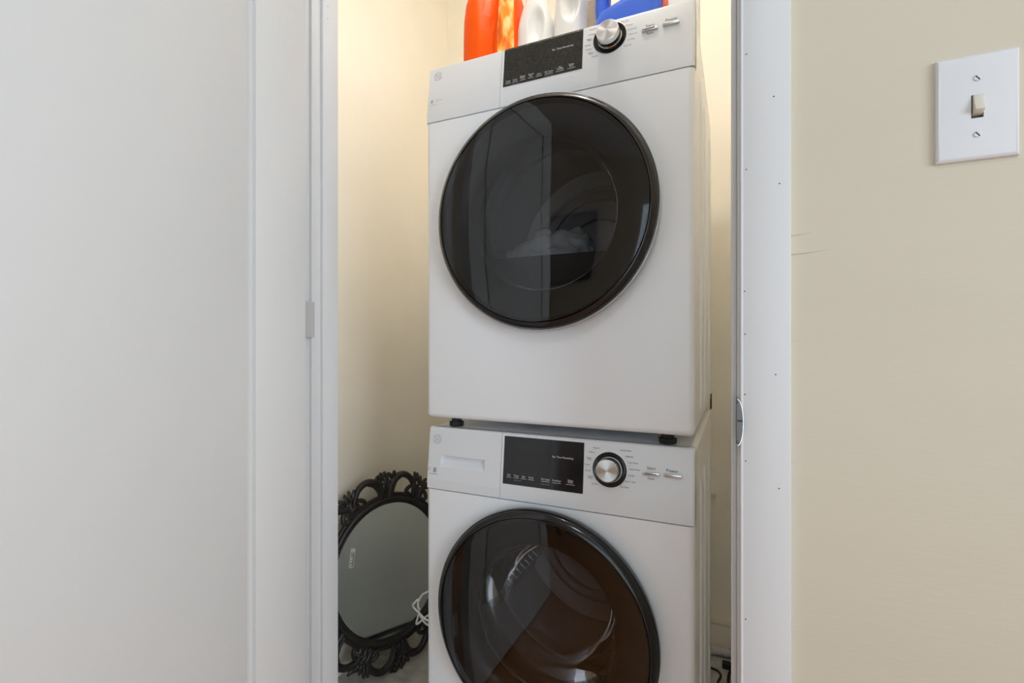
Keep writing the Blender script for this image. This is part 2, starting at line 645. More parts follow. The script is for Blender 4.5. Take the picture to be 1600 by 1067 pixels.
kn = MB().lathe([(0.024, 0), (.026, .004), (.012, .01), (.011, .03), (.024, .042), (.027, .055), (.02, .066), (0, .07)], (DX1, DYF + .06, .95), 'X', 24, cap=False).build('door_knob', 'chrome', door, 40)

# light switch on the hall wall
sw = empty('light_switch', (0.236, WY, 1.3035), 'white toggle light switch plate with two screws on the beige wall', 'light switch')
plate = MB().box(-.035, .035, -.0062, 0, -.057, .057)
pm = plate.mesh('plate')
bm = bmesh.new()
bm.from_mesh(pm)
es = [e for e in bm.edges if all(v.co.y < -.005 for v in e.verts)]
bmesh.ops.bevel(bm, geom=es, offset=.0045, segments=3, profile=.5, affect='EDGES')
bm.to_mesh(pm)
bm.free()
cut = MB().box(-.0052, .0052, -.02, -.002, -.0125, .0125).mesh('c')
pm = boolean_mesh(pm, [cut])
po = link('plate', pm, 'switch_white', sw, 30)
MB().box(-.0052, .0052, -.0035, -.0025, -.0125, .0125).build('slot', 'recess', sw)
v = [(-.0040, -.003, -.0095), (.0051, -.003, -.0095), (.0051, -.003, .0122), (-.0040, -.003, .0122), (-.0038, -.0130, -.0055), (.0049, -.0130, -.0055), (.0049, -.0075, .0122), (-.0038, -.0075, .0122)]
tg = MB().add(v, [(0, 3, 2, 1), (4, 5, 6, 7), (0, 1, 5, 4), (1, 2, 6, 5), (2, 3, 7, 6), (3, 0, 4, 7)]).build('toggle', 'toggle', sw, bevel=.0010)
tg['label'] = 'ivory toggle lever'
for z in (.0303, -.0303):
    s = MB().lathe([(0, -.0012), (.003, -.0010), (.0036, -.0002), (.0036, 0)], (0, -.0062, z), 'Y', 16, cap=False).build('screw', 'switch_white', sw, 40)
    sl = MB().box(-.0029, .0029, -.0003, .0003, -.0005, .0005).build('screw_slot', 'recess', s)
    sl.location = (0, -.0073, z)
    sl.rotation_euler = (0, math.radians(52), 0)

# closet lamp holder above the door, unseen hall ceiling lamp added as fill
lp = empty('lamp_holder', (-.27, .865, CEIL), 'white porcelain lamp holder with bare bulb on the closet ceiling', 'lamp')
lp.rotation_euler = (-PI / 2, 0, 0)
MB().lathe([(0.055, 0), (.057, .008), (.045, .02), (.028, .03), (.024, .055), (0, .055)], n=28, cap=False).build('base', 'white_plastic', lp, 40)
MB().lathe([(0, .05), (.014, .05), (.014, .07), (.024, .09), (.031, .115), (.026, .137), (.012, .147), (0, .149)], n=24, cap=False).build('bulb', 'bulb', lp, 60)
hl = empty('hall_fill_lamp', (.1, -.55, CEIL), 'round frosted flush lamp added on the hall ceiling as fill', 'lamp')
MB().lathe([(0.0, 0), (.19, 0), (.19, -.03), (.18, -.035), (0, -.035)], axis='Z', n=40, cap=False).build('ring', 'satin', hl, 40)
MB().lathe([(.178, -.035), (.165, -.06), (.12, -.085), (.06, -.098), (0, -.1)], axis='Z', n=40, cap=False).build('diffuser', 'diffuser', hl, 60)


# ------------------------------------------------------------------ washer and dryer
def machine(name, base, label, cat, P):
    """P: dict of local heights. local x centred, y = 0 at front plane, z = 0 at base"""
    root = empty(name, base, label, cat)
    hw, dep = .2975, .63
    zb, zs, zt = P['zb'], P['zs'], P['zt']
    cx, cz, R = P['cx'], P['cz'], P['R']
    # --- body shell: side profile extruded, bevelled, hole cut
    SB = .013
    prof = [(0, zb), (0, zs - .0012), (.012, zs - .0012), (.024, zt - .001), (.024, zt), (dep, zt), (dep, zb)]
    mb = MB()
    n = len(prof)
    vs_ = [(-hw, p[0], p[1]) for p in prof] + [(hw, p[0], p[1]) for p in prof]
    fs = [tuple(range(n)), tuple(reversed(range(n, 2 * n)))] + [(i, i + n, (i + 1) % n + n, (i + 1) % n) for i in range(n)]
    mb.add(vs_, fs)
    me = mb.mesh('body')
    bm = bmesh.new()
    bm.from_mesh(me)
    es = []
    for e in bm.edges:
        a, b = e.verts[0].co, e.verts[1].co
        vert = abs(a.x - b.x) < 1e-6
        if vert and (abs(a.y) < 1e-4 and abs(b.y) < 1e-4 or min(a.z, b.z) > zt - .002 or abs(a.y - dep) < 1e-4 and abs(b.y - dep) < 1e-4 or max(a.z, b.z) < zb + 1e-4):
            es.append(e)
        if not vert and (abs(a.z - zb) < 1e-5 and a.y < .01 or a.z > zt - 1e-4 and a.y > .1):
            es.append(e)
    bmesh.ops.bevel(bm, geom=es, offset=.015, segments=6, profile=.5, affect='EDGES', clamp_overlap=True)
    bm.to_mesh(me)
    bm.free()
    c1 = MB().lathe([(.200, -.05), (.200, .09)], (cx, 0, cz), n=72).mesh('c')
    c2 = MB().lathe([(.262, .06), (.262, .56)], (cx, 0, cz), n=48).mesh('c')
    me = boolean_mesh(me, [c1, c2])
    link('body', me, 'appliance', root, 25)
    # --- console in two pieces (drawer side | control side)
    ck = zs + .022

    def ysurf(z):
        return 0.0 if z < ck else SB * (z - ck) / (zt - ck)

    def slab(nm, x0, x1, lb, rb):
        pr = [(-.0002, zs + .0012), (-.0002, ck), (ysurf(zt - .006), zt - .006), (ysurf(zt) + .0012, zt - .0018), (ysurf(zt) + .005, zt), (.030, zt), (.030, zs + .0012)]
        m_ = MB()
        k = len(pr)
        m_.add([(x0, *p) for p in pr] + [(x1, *p) for p in pr],
               [tuple(range(k)), tuple(reversed(range(k, 2 * k)))] + [(i, i + k, (i + 1) % k + k, (i + 1) % k) for i in range(k)])
        me_ = m_.mesh(nm)
        b_ = bmesh.new()
        b_.from_mesh(me_)
        ee = []
        for e in b_.edges:
            a, c = e.verts[0].co, e.verts[1].co
            if abs(a.x - c.x) < 1e-6 and a.y < .025 and c.y < .025:
                if (lb and abs(a.x - x0) < 1e-5) or (rb and abs(a.x - x1) < 1e-5):
                    ee.append(e)
        bmesh.ops.bevel(b_, geom=ee, offset=.014, segments=6, profile=.5, affect='EDGES', clamp_overlap=True)
        b_.to_mesh(me_)
        b_.free()
        return me_
    xs = P['xs']
    dm = slab('drawer_front', -hw, xs - .0005, True, False)
    if P['handle']:
        h = P['handle']
        pr = [(-.02, h[2]), (.0012, h[2]), (.006, h[2] + .004), (.011, h[2] + .0095), (.0145, h[2] + .016), (.016, h[3] - .003), (.014, h[3]), (-.02, h[3])]
        k = len(pr)
        c = MB().add([(h[0], *p) for p in pr] + [(h[1], *p) for p in pr],
                     [tuple(range(k)), tuple(reversed(range(k, 2 * k)))] + [(i, i + k, (i + 1) % k + k, (i + 1) % k) for i in range(k)]).mesh('c')
        dm = boolean_mesh(dm, [c])
    dr = link('drawer_front', dm, 'console', root, None if P['handle'] else 25)
    con = link('console', slab('console', xs + .0005, hw, False, True), 'console', root, 25)
    # --- display
    x0, x1, z0, z1 = P['disp']
    lean = SB / (zt - ck)
    zm = zt - .006 if z1 > zt - .006 else z1
    vs_ = []
    prf = [(ysurf(z0) - .0008, z0), (ysurf(zm) - .0008, zm)]
    if z1 > zm:
        prf.append((ysurf(zt) + .0006, zt - .0014))
    back = [(.006 + p[0], p[1]) for p in reversed(prf)]
    pr = prf + back
    k = len(pr)
    disp = MB().add([(x0, *p) for p in pr] + [(x1, *p) for p in pr],
                    [tuple(range(k)), tuple(reversed(range(k, 2 * k)))] + [(i, i + k, (i + 1) % k + k, (i + 1) % k) for i in range(k)]
                    ).build('display', P['dmat'], con)
    tm, td = MB(), MB()

    def T(mb_, s, size, x, z, al='CENTER', e=.0011):
        text_into(mb_, s, size, x, ysurf(z) - e, z, al, lean)
    for (s, x, z, size) in P['dtext']:
        T(tm, s, size, x, z)
    for (x, z, w) in P['dlines']:
        tm.box(x - w / 2, x + w / 2, ysurf(z) - .0012, ysurf(z) - .0006, z - .0003, z + .0003)
    tm.build('lettering', 'white_print', disp)['kind'] = 'stuff'
    for (s, x, z, size) in P['dim']:
        T(td, s, size, x, z)
    td.build('fine_lettering', 'dim_print', disp)['kind'] = 'stuff'
    # --- dial
    kx, kz, kr = P['dial']
    ky = ysurf(kz)
    ring = MB().lathe([(kr, .002), (kr, -.0008), (kr - .0015, -.002), (kr - .009, -.001), (kr - .010, .002)], (0, 0, 0), n=64, closed=True).build('dial_ring', 'bezel', con, 30)
    ring.location = (kx, ky, kz)
    ring.rotation_euler = (-math.atan(lean), 0, 0)
    rim = MB().lathe([(kr + .0008, .002), (kr + .0008, -.0006), (kr, -.0009), (kr, .002)], n=64, closed=True).build('dial_rim', 'satin', ring, 40)
    knob = MB().lathe([(0.0, -.0245), (.0205, -.0245), (.0222, -.0232), (.0228, -.013)], n=64, cap=False).build('knob', 'knob', ring, 30)
    MB().lathe([(.0228, -.013), (.0215, -.011), (.0205, -.006), (.0225, -.004), (.0235, .0)], n=64, cap=False).build('knob_skirt', 'bezel', ring, 30)
    MB().lathe([(.0243, -.0035), (.0235, -.0045), (.0226, -.0035), (.0235, -.0025)], n=64, closed=True).build('knob_collar', 'chrome', ring, 60)
    pm_ = MB()
    for (s, x, z, al) in P['cycles']:
        T(pm_, s, .0042, x, z, al, .0005)
    for (s, x, z, size) in P['ptext']:
        T(pm_, s, size, x, z, 'CENTER', .0005)
    pm_.build('lettering', 'print', con)['kind'] = 'stuff'
    # --- push buttons
    for (bx0, bx1, bz, slot) in P['buttons']:
        y_ = ysurf(bz)
        b_ = MB().box(bx0, bx1, y_ - .0045, y_ + .004, bz - .0028, bz + .0028).build('button', 'satin', con, bevel=.0009)
        if slot:
            MB().box(bx0 + .005, bx1 - .005, y_ - .0049, y_ - .0042, bz - .0006, bz + .0008).build('indicator', 'recess', b_)
    # --- round emblem (ring with script letters) and small marks on the drawer side
    ex, ez = P['emblem']
    em = MB()
    yy = ysurf(ez) - .0004
    for r0, r1 in ((.0098, .0106), (.0066, .0071)):
        vs_, fs = [], []
        for i in range(40):
            a = 2 * PI * i / 40
            for r in (r0, r1):
                dz = r * math.sin(a)
                vs_.append((ex + r * math.cos(a), yy + dz * lean - .0002, ez + dz))
        for i in range(40):
            j = (i + 1) % 40
            fs.append((2 * i, 2 * i + 1, 2 * j + 1, 2 * j))
        em.add(vs_, fs)
    for i in range(4):
        a = PI / 4 + PI / 2 * i
        em.tube([(ex + r * math.cos(a + o_), yy + r * math.sin(a + o_) * lean - .0002, ez + r * math.sin(a + o_)) for r, o_ in ((.0076, -.3), (.0086, 0), (.0093, .35))], .0003, 6)
    T(em, 'GE', .0078, ex, ez, 'CENTER', .0006)
    em.build('emblem', 'faint_print', dr)['kind'] = 'stuff'
    mk = MB()
    for (kind, x, z, s) in P['marks']:
        y_ = ysurf(z) - .0005
        if kind == 'ring':
            vs_, fs = [], []
            for i in range(24):
                a = .5 + 5.4 * i / 23
                for r in (s - .0006, s):
                    vs_.append((x + r * math.cos(a), y_, z + r * math.sin(a)))
            for i in range(23):
                fs.append((2 * i, 2 * i + 1, 2 * i + 3, 2 * i + 2))
            mk.add(vs_, fs)
            mk.box(x - .001, x + .001, y_ - .0001, y_ + .0001, z - .0005, z + .0005)
        else:
            mk.box(x, x + s, y_ - .0001, y_ + .0001, z - .0004, z + .0004)
    mk.build('printed_marks', P['markmat'], dr)['kind'] = 'stuff'
    # --- raised ribs on the side panel
    for (ya, yb) in ((.145, .155), (.279, .29), (.483, .494)):
        for sgn in (1,):
            x_ = sgn * hw
            pts = [(x_ - sgn * .006, ya - .03, zb + .025), (x_ - sgn * .001, ya - .006, zb + .037), (x_, ya, zb + .06), (x_, ya, zt - .13), (x_ - sgn * .001, ya, zt - .10), (x_ - sgn * .006, ya, zt - .08)]
            MB().tube(pts, .004, 8, up=(0, 1, 0)).build('side_rib', 'appliance', root, 60)
    # --- feet
    for fx in (-.243, .243):
        for fy in (.033 + .015, dep - .05):
            f = MB()
            f.lathe([(0, 0), (.016, 0), (.0175, .003), (.0175, .011), (.012, .012), (.012, zb + .004), (0, zb + .004)], (fx, fy, 0), 'Z', 8, cap=False)
            f.build('foot', 'black', root, 30)
    if P['bracket']:
        MB().box(hw - .001, hw + .0025, dep - .035, dep, .001, .045).build('stacking_bracket', 'gap', root, bevel=.001)
    # --- door: bezel with chrome rim, smoked glass, dark liner, inner bowl
    C = (cx, 0, cz)
    dz = MB().lathe([(R - .012, .001), (R - .004, -.004), (R - .0015, -.018), (R - .001, -.0275), (R - .004, -.033), (R - .012, -.0385), (R - .0145, -.0392), (R - .0150, -.036), (R - .024, -.030), (R - .024, .001)], C, n=128, closed=True).build('door', 'bezel', root, 40)
    MB().lathe([(R, -.0175), (R + .0012, -.021), (R, -.0275), (R - .003, -.0262), (R - .003, -.019)], C, n=128, closed=True).build('rim', 'chrome' if P['rim'] else 'bezel', dz, 60)
    gl = MB().lathe([(R - .0146, -.0372), (R - .017, -.0402), (R - .03, -.0412), (.15, -.0424), (.06, -.0432), (0, -.0434)], C, n=128, cap=False).build('glass', 'door_glass', dz, 40)
    MB().lathe([(R - .024, -.030), (R - .05, -.026), (.168, -.016), (.160, -.004), (.158, .03), (.166, .03), (.172, -.004), (R - .04, -.004), (R - .024, -.006)], C, n=96, closed=True).build('door_liner', 'liner', dz, 40)
    if P['bowl']:
        MB().lathe([(.158, .005), (.150, .03), (.138, .08), (.125, .118), (.112, .132), (.06, .140), (0, .142)], C, n=72, cap=False).build('glass_bowl', 'bowl_glass', dz, 60)
        MB().lathe([(.1595, .012), (.1575, .008), (.1555, .012), (.1575, .016)], C, n=72, closed=True).build('bowl_rim', 'satin', dz, 60)
    else:
        MB().lathe([(.158, .012), (.150, .022), (.08, .028), (0, .029)], C, n=72, cap=False).build('inner_glass', 'bowl_glass', dz, 60)
    if P['lint']:
        m_ = MB()
        ch = P['lint']
        a0_ = math.asin(ch / .164)
        aa = [PI - a0_ + (PI + 2 * a0_) * q / 28 for q in range(29)]
        ring_ = [(.164 * math.cos(a), .164 * math.sin(a)) for a in aa]
        k = len(ring_)
        m_.add([(cx + p, .068, cz + q) for p, q in ring_] + [(cx + p, .086, cz + q + .0) for p, q in ring_],
               [tuple(range(k)), tuple(reversed(range(k, 2 * k)))] + [(i, (i + 1) % k, (i + 1) % k + k, i + k) for i in range(k)])
        m_.build('lint_filter', 'liner', root, 30)
    # --- opening collar and drum
    MB().lathe([(.1985, -.0005), (.2035, -.0015), (.2035, .0), (.199, .002), (.199, .05), (.172, .065), (.166, .080), (.172, .09), (.1985, .088)], C, n=72, closed=True).build('opening_collar', 'gasket', root, 40)
    drum = MB().lathe([(.170, .088), (.190, .095), (.245, .102), (.248, .12), (.248, .26), (.243, .265), (.243, .275), (.248, .28), (.248, .46), (.243, .475), (.20, .480), (.195, .472), (.10, .470), (.095, .478), (0, .478)], C, n=72, cap=False).build('drum', 'drum', root, 40)
    for i in range(3):
        a = P['lift'] + i * 2 * PI / 3
        m_ = MB()
        for (y0_, y1_) in ((.125, .45),):
            secs = []
            vs_, fs = [], []
            for y_ in (y0_, y0_ + .03, y1_ - .03, y1_):
                hgt = .062 if y0_ < y_ < y1_ else .03
                for (da, rr) in ((-.16, .247), (-.09, .247 - hgt * .8), (0, .247 - hgt), (.09, .247 - hgt * .8), (.16, .247)):
                    vs_.append((cx + rr * math.cos(a + da), y_, cz + rr * math.sin(a + da)))
            for j in range(3):
                for q in range(4):
                    fs.append((j * 5 + q, j * 5 + q + 1, (j + 1) * 5 + q + 1, (j + 1) * 5 + q))
            fs.append((0, 1, 2, 3, 4))
            fs.append((15, 16, 17, 18, 19))
            m_.add(vs_, fs)
        lf = m_.build('lifter', 'lifter', drum, 40)
        if P['bowl']:
            for q in range(9):
                y_ = .17 + .03 * q
                m_ = MB().tube([(cx + rr * math.cos(a + da), y_, cz + rr * math.sin(a + da)) for da, rr in ((-.12, .208), (-.07, .196), (0, .185), (.07, .196), (.12, .208))], .0045, 8, up=(0, 1, 0))
                m_.build('rib', 'chrome', lf, 60)
    for rr in (.155, .185):
        MB().lathe([(rr + .003, .470), (rr, .463), (rr - .003, .470)], C, n=64, closed=True).build('drum_ring', 'satin', drum, 60)
    for rr in (.028, .021):
        MB().lathe([(rr + .0015, .470), (rr, .465), (rr - .0015, .470)], (cx + .12, 0, cz - .03), n=32, closed=True).build('sensor_ring', 'satin', drum, 60)
    return root


FX, FY = -.3675, .967


def L(x):
    return x - FX


wz = 0.0
ax0 = L(-.231)
P = dict(zb=.018, zs=.7055, zt=.848, cx=L(-.3715), cz=.4600, R=.2425, xs=L(-.4720), handle=(L(-.628), L(-.5125), .7565, .7845),
         disp=(L(-.4655), L(-.2845), .7395, .8418), dmat='display', rim=False, bowl=True, lint=None, lift=3.45, bracket=False,
         dial=(ax0, .7935, .0345), emblem=(L(-.640), .8205), markmat='print',
         dtext=[('Est. Time Remaining', L(-.330), .8075, .0056), ('Soil', L(-.4515), .7590, .0050), ('Temp', L(-.434), .7590, .0050), ('Spin', L(-.4165), .7590, .0050), ('Rinse', L(-.399), .7590, .0050),
                ('My Cycle', L(-.3665), .7590, .0050), ('PreWash', L(-.3415), .7590, .0050), ('Delay\nWash', L(-.3115), .7610, .0050)],
         dlines=[(L(x), .7545, w) for x, w in ((-.4515, .012), (-.434, .013), (-.4165, .013), (-.399, .013), (-.3665, .019), (-.3415, .019), (-.3115, .019))],
         dim=[('hold to lock', L(-.430), .7495, .0034), ('Hold to Save', L(-.3665), .7490, .0036)],
         cycles=[('Normal', L(-.2525), .8335, 'RIGHT'), ('Whites', L(-.2625), .8245, 'RIGHT'), ('Heavy\nDuty', L(-.2685), .8115, 'RIGHT'), ('Towels', L(-.2715), .7990, 'RIGHT'), ('Casuals', L(-.2690), .7875, 'RIGHT'), ('Active\nWear', L(-.2645), .7745, 'RIGHT'), ('Sanitize', L(-.2540), .7625, 'RIGHT'),
                 ('Quick Wash', L(-.2100), .8335, 'LEFT'), ('Delicates', L(-.2000), .8225, 'LEFT'), ('Cold Wash', L(-.1945), .8110, 'LEFT'), ('Steam Wash', L(-.1925), .7985, 'LEFT'), ('Casuals', L(-.1945), .7865, 'LEFT'), ('Rinse + Spin', L(-.2000), .7745, 'LEFT'), ('Tub Clean', L(-.2100), .7630, 'LEFT')],
         ptext=[('Start', L(-.1500), .8045, .0085), ('Pause', L(-.1500), .7850, .0058), ('Power', L(-.1110), .8035, .0085)],
         buttons=[(L(-.1660), L(-.1345), .7945, True), (L(-.1265), L(-.0935), .7950, False)],
         marks=[('ring', L(-.6570), .7495, .0048)] + [('bar', L(-.6470), .7540 - .0018 * i, .0085) for i in range(6)] + [('bar', L(-.658), .7400, .024)])
machine('washing_machine', (FX, FY, wz), 'white front-load washing machine with brown-lit round door, under the dryer', 'washing machine', P)

D = .848
P = dict(zb=.024, zs=1.562 - D, zt=1.697 - D, cx=L(-.3715), cz=1.3165 - D, R=.2425, xs=L(-.4720), handle=None,
         disp=(L(-.4655), L(-.2865), 1.607 - D, 1.698 - D), dmat='display_dusty', rim=True, bowl=False, lint=-.072, lift=1.25, bracket=True,
         dial=(ax0, 1.6590 - D, .0335), emblem=(L(-.6385), 1.6735 - D), markmat='faint_print',
         dtext=[('Est. Time Remaining', L(-.330), 1.6640 - D, .0056), ('Temp', L(-.4535), 1.6180 - D, .0050), ('Level', L(-.4370), 1.6180 - D, .0050), ('Damp\nAlert', L(-.4190), 1.6200 - D, .0050), ('Timed\nDry', L(-.4000), 1.6200 - D, .0050), ('eDry', L(-.3810), 1.6180 - D, .0050),
                ('My Cycle', L(-.3590), 1.6180 - D, .0050), ('Ext\nTumble', L(-.3340), 1.6200 - D, .0050), ('Delay\nDry', L(-.3095), 1.6200 - D, .0050)],
         dlines=[(L(x), 1.6135 - D, w) for x, w in ((-.4535, .012), (-.437, .013), (-.419, .013), (-.400, .013), (-.381, .014), (-.359, .018), (-.334, .017), (-.3095, .017))],
         dim=[('hold to lock', L(-.436), 1.6095 - D, .0034), ('Hold to Save', L(-.359), 1.6095 - D, .0036)],
         cycles=[('Mixed Load', L(-.2535), 1.6870 - D, 'RIGHT'), ('Cottons', L(-.2625), 1.6765 - D, 'RIGHT'), ('Heavy\nDuty', L(-.2685), 1.6660 - D, 'RIGHT'), ('Towels', L(-.2700), 1.6545 - D, 'RIGHT'), ('Casuals', L(-.2680), 1.6450 - D, 'RIGHT'), ('Active\nWear', L(-.2640), 1.6355 - D, 'RIGHT'), ('Sanitize', L(-.2540), 1.6270 - D, 'RIGHT'),
                 ('Quick Dry', L(-.2120), 1.6860 - D, 'LEFT'), ('Delicates', L(-.2010), 1.6760 - D, 'LEFT'), ('Dewrinkle', L(-.1955), 1.6655 - D, 'LEFT'), ('Warm up', L(-.1935), 1.6550 - D, 'LEFT'), ('Air Fluff', L(-.1955), 1.6440 - D, 'LEFT'), ('Rack Dry', L(-.2020), 1.6330 - D, 'LEFT')],
         ptext=[('Start', L(-.1525), 1.6625 - D, .0085), ('Pause', L(-.1525), 1.6470 - D, .0058), ('Power', L(-.1125), 1.6640 - D, .0085)],
         buttons=[(L(-.1675), L(-.1375), 1.6545 - D, True), (L(-.1280), L(-.0975), 1.6555 - D, False)],
         marks=[('ring', L(-.6370), 1.6135 - D, .0035)] + [('bar', L(-.6545), 1.6165 - D - .0016 * i, .0072) for i in range(5)] + [('bar', L(-.633), 1.6140 - D, .010), ('bar', L(-.655), 1.6045 - D, .018)])
machine('clothes_dryer', (FX, FY, D), 'white front-load clothes dryer with round smoked door, stacked on the washer', 'dryer', P)

# pale laundry lying in the dryer drum
bm = bmesh.new()
bmesh.ops.create_icosphere(bm, subdivisions=5, radius=1)
from mathutils import noise
for v in bm.verts:
    p = v.co.copy()
    q = noise.noise(p * 1.7) * .25 + noise.noise(p * 4.0) * .16
    q += abs(noise.noise(Vector((p.x * 3.0 + p.z * 2, p.y * 6, p.z * 5)))) * .24 - .02
    v.co = Vector((p.x * .125, p.y * .11, p.z * .120)) * (1 + q)
    v.co.z = max(v.co.z, -.10)
me = bpy.data.meshes.new('laundry')
bm.to_mesh(me)
bm.free()
o = link('laundry', me, 'cloth', None, 60)
o.location = (-.440, 1.225, 1.210)
tag(o, 'crumpled pale laundry lying inside the dryer drum', 'laundry')

# ------------------------------------------------------------------ bottles on the dryer
TZ = 1.697


def odent(x, y, z):
    if y > 0:
        return 0.0
    w = .012 + .010 * max(0, (z - .08)) / .1
    d = .020 + .10 * max(0, z - .05)
    return d * math.exp(-((x - .008) / w) ** 2)


jug = empty('detergent_jug', (-.552, 1.10, TZ), 'orange detergent jug with leafy label, first bottle on the dryer', 'jug')
S = [(0, 0, 0, .060, .040, 4), (.006, 0, 0, .072, .048, 4), (.05, 0, 0, .0735, .050, 4), (.10, 0, 0, .0735, .050, 4), (.15, .0, 0, .0725, .049, 4), (.19, .001, 0, .070, .048, 3.5), (.215, .001, 0, .064, .045, 3), (.235, .002, 0, .05, .04, 2.6), (.25, .004, 0, .032, .03, 2.2), (.26, .004, 0, .026, .026, 2)]
SS = []
for i in range(len(S) - 1):
    for t in range(4):
        SS.append(tuple(S[i][k] + (S[i + 1][k] - S[i][k]) * t / 4 for k in range(6)))
SS.append(S[-1])
MB().loft(SS, 120, odent).build('body', 'orange', jug, 50)
vs_, fs = [], []
nx, nz = 12, 10
for j in range(nz + 1):
    z = .03 + .15 * j / nz
    for i in range(nx + 1):
        x = .0330 + .0365 * i / nx
        yy = -.050 * (max(0, 1 - (abs(x) / .0738) ** 4)) ** .25
        vs_.append((x, yy - .0012 + odent(x, -1, z), z))
for j in range(nz):
    for i in range(nx):
        a = j * (nx + 1) + i
        fs.append((a, a + 1, a + nx + 2, a + nx + 1))
lb = MB().add(vs_, fs).build('label', 'leaf_label', jug, 60)
MB().lathe([(.026, .258), (.030, .26), (.030, .30), (.027, .304), (0, .304)], (.004, 0, 0), 'Z', 28, cap=False).build('cap', 'white_plastic', jug, 40)

# small white bottle with an oval grip
b1 = empty('softener_bottle', (-.4385, 1.10, TZ), 'small white bottle with tapered shoulders and oval grip beside the orange jug', 'bottle')


def gdent(x, y, z):
    if y > 0:
        return 0.0
    return .015 * math.exp(-(((x - .012) / .016) ** 2 + ((z - .095) / .038) ** 2) ** 2)


S = [(0, 0, 0, .036, .026, 3), (.005, 0, 0, .0435, .031, 3), (.06, 0, 0, .0455, .033, 3), (.10, 0, 0, .0445, .033, 3), (.125, -.001, 0, .040, .031, 2.7), (.150, -.001, 0, .0325, .028, 2.4), (.172, -.001, 0, .026, .025, 2.1), (.19, 0, 0, .0215, .0215, 2)]
SS = []
for i in range(len(S) - 1):
    for t in range(4):
        SS.append(tuple(S[i][k] + (S[i + 1][k] - S[i][k]) * t / 4 for k in range(6)))
SS.append(S[-1])
MB().loft(SS, 80, gdent).build('body', 'white_plastic', b1, 50)
MB().lathe([(.021, .19), (.0235, .191), (.0235, .225), (.021, .228), (0, .228)], axis='Z', n=28, cap=False).build('cap', 'white_plastic', b1, 40)


def handled_jug(name, x, y, w, hole0, h, mat, label, flip, capm, hr=.012, gap=.03, capc='white_plastic'):
    """jug whose upper body is a column on one side and a loop handle on the other"""
    r = empty(name, (x, y, TZ), label, 'jug')
    s = -1 if flip else 1
    hw = w / 2
    cw = (w - gap - hr * 2) / 2      # half width of upper column
    ccx = s * (-hw + cw)
    S = [(0, 0, 0, hw * .85, .036, 3.5), (.006, 0, 0, hw * .97, .043, 3.5), (.04, 0, 0, hw, .045, 3.5), (hole0 - .035, 0, 0, hw, .045, 3.5), (hole0 - .012, ccx * .18, 0, hw - abs(ccx) * .10, .044, 3.2), (hole0, ccx * .75, 0, (hw + cw) / 2 * .92, .043, 3), (hole0 + .012, ccx, 0, cw * 1.03, .042, 2.8), (hole0 + .06, ccx, 0, cw, .041, 2.8), (h - .06, ccx * .95, 0, cw, .040, 2.6), (h - .02, ccx * .6, 0, .032, .032, 2.2), (h, ccx * .5, 0, .024, .024, 2)]
    SS = []
    for i in range(len(S) - 1):
        for t in range(3):
            SS.append(tuple(S[i][k] + (S[i + 1][k] - S[i][k]) * t / 3 for k in range(6)))
    SS.append(S[-1])
    MB().loft(SS, 64).build('body', mat, r, 50)
    hx = s * (hw - hr)
    pts = [(hx * .9, 0, hole0 - .03), (hx, 0, hole0), (hx, 0, hole0 + .04), (hx * .96, 0, h - .075), (hx * .75, 0, h - .045), (ccx * .5 + hx * .3, 0, h - .035), (ccx * .8, 0, h - .035)]
    # smooth the path
    Q = []
    for i in range(len(pts) - 1):
        p0, p1, p2, p3 = (Vector(pts[max(i - 1, 0)]), Vector(pts[i]), Vector(pts[i + 1]), Vector(pts[min(i + 2, len(pts) - 1)]))
        for k in range(5):
            t = k / 5
            Q.append(.5 * ((2 * p1) + (p2 - p0) * t + (2 * p0 - 5 * p1 + 4 * p2 - p3) * t * t + (3 * p1 - p0 - 3 * p2 + p3) * t ** 3))
    Q.append(Vector(pts[-1]))
    MB().tube(Q, hr, 14, flat=1.5, up=(0, 1, 0)).build('handle', mat, r, 60)
    MB().lathe([(.024, h), (.029, h + .001), (.029, h + .035), (.026, h + .038), (0, h + .038)], (ccx * .5, 0, 0), 'Z', 28, cap=False).build('cap', capm, r, 40)
    return r


bj = empty('bleach_jug', (-.353, 1.10, TZ), 'white bottle with a deep lavender-shaded grip between small white bottle and blue jug', 'bottle')


def bdent(x, y, z):
    if y > 0:
        return 0.0
    return .034 * math.exp(-(((x - .011) / .0155) ** 2 + ((z - .135) / .042) ** 2) ** 2)


S = [(0, 0, 0, .028, .033, 3), (.005, 0, 0, .0335, .038, 3), (.06, 0, 0, .0345, .040, 3), (.10, .0005, 0, .0345, .040, 3), (.15, .003, 0, .0345, .040, 3), (.20, .004, 0, .034, .038, 2.6), (.235, .003, 0, .028, .03, 2.3), (.25, .002, 0, .022, .022, 2)]
SS = []
for i in range(len(S) - 1):
    for t in range(5):
        SS.append(tuple(S[i][k] + (S[i + 1][k] - S[i][k]) * t / 5 for k in range(6)))
SS.append(S[-1])
MB().loft(SS, 96, bdent).build('body', 'white_plastic', bj, 50)
MB().lathe([(.022, .25), (.026, .251), (.026, .285), (.023, .288), (0, .288)], (.002, 0, 0), 'Z', 28, cap=False).build('cap', 'grey_plastic', bj, 40)
handled_jug('fabric_care_jug', -.2190, 1.10, .146, .092, .27, 'blue', 'bright blue jug with loop handle beside the white jug', True, 'blue', hr=.0170, gap=.038)
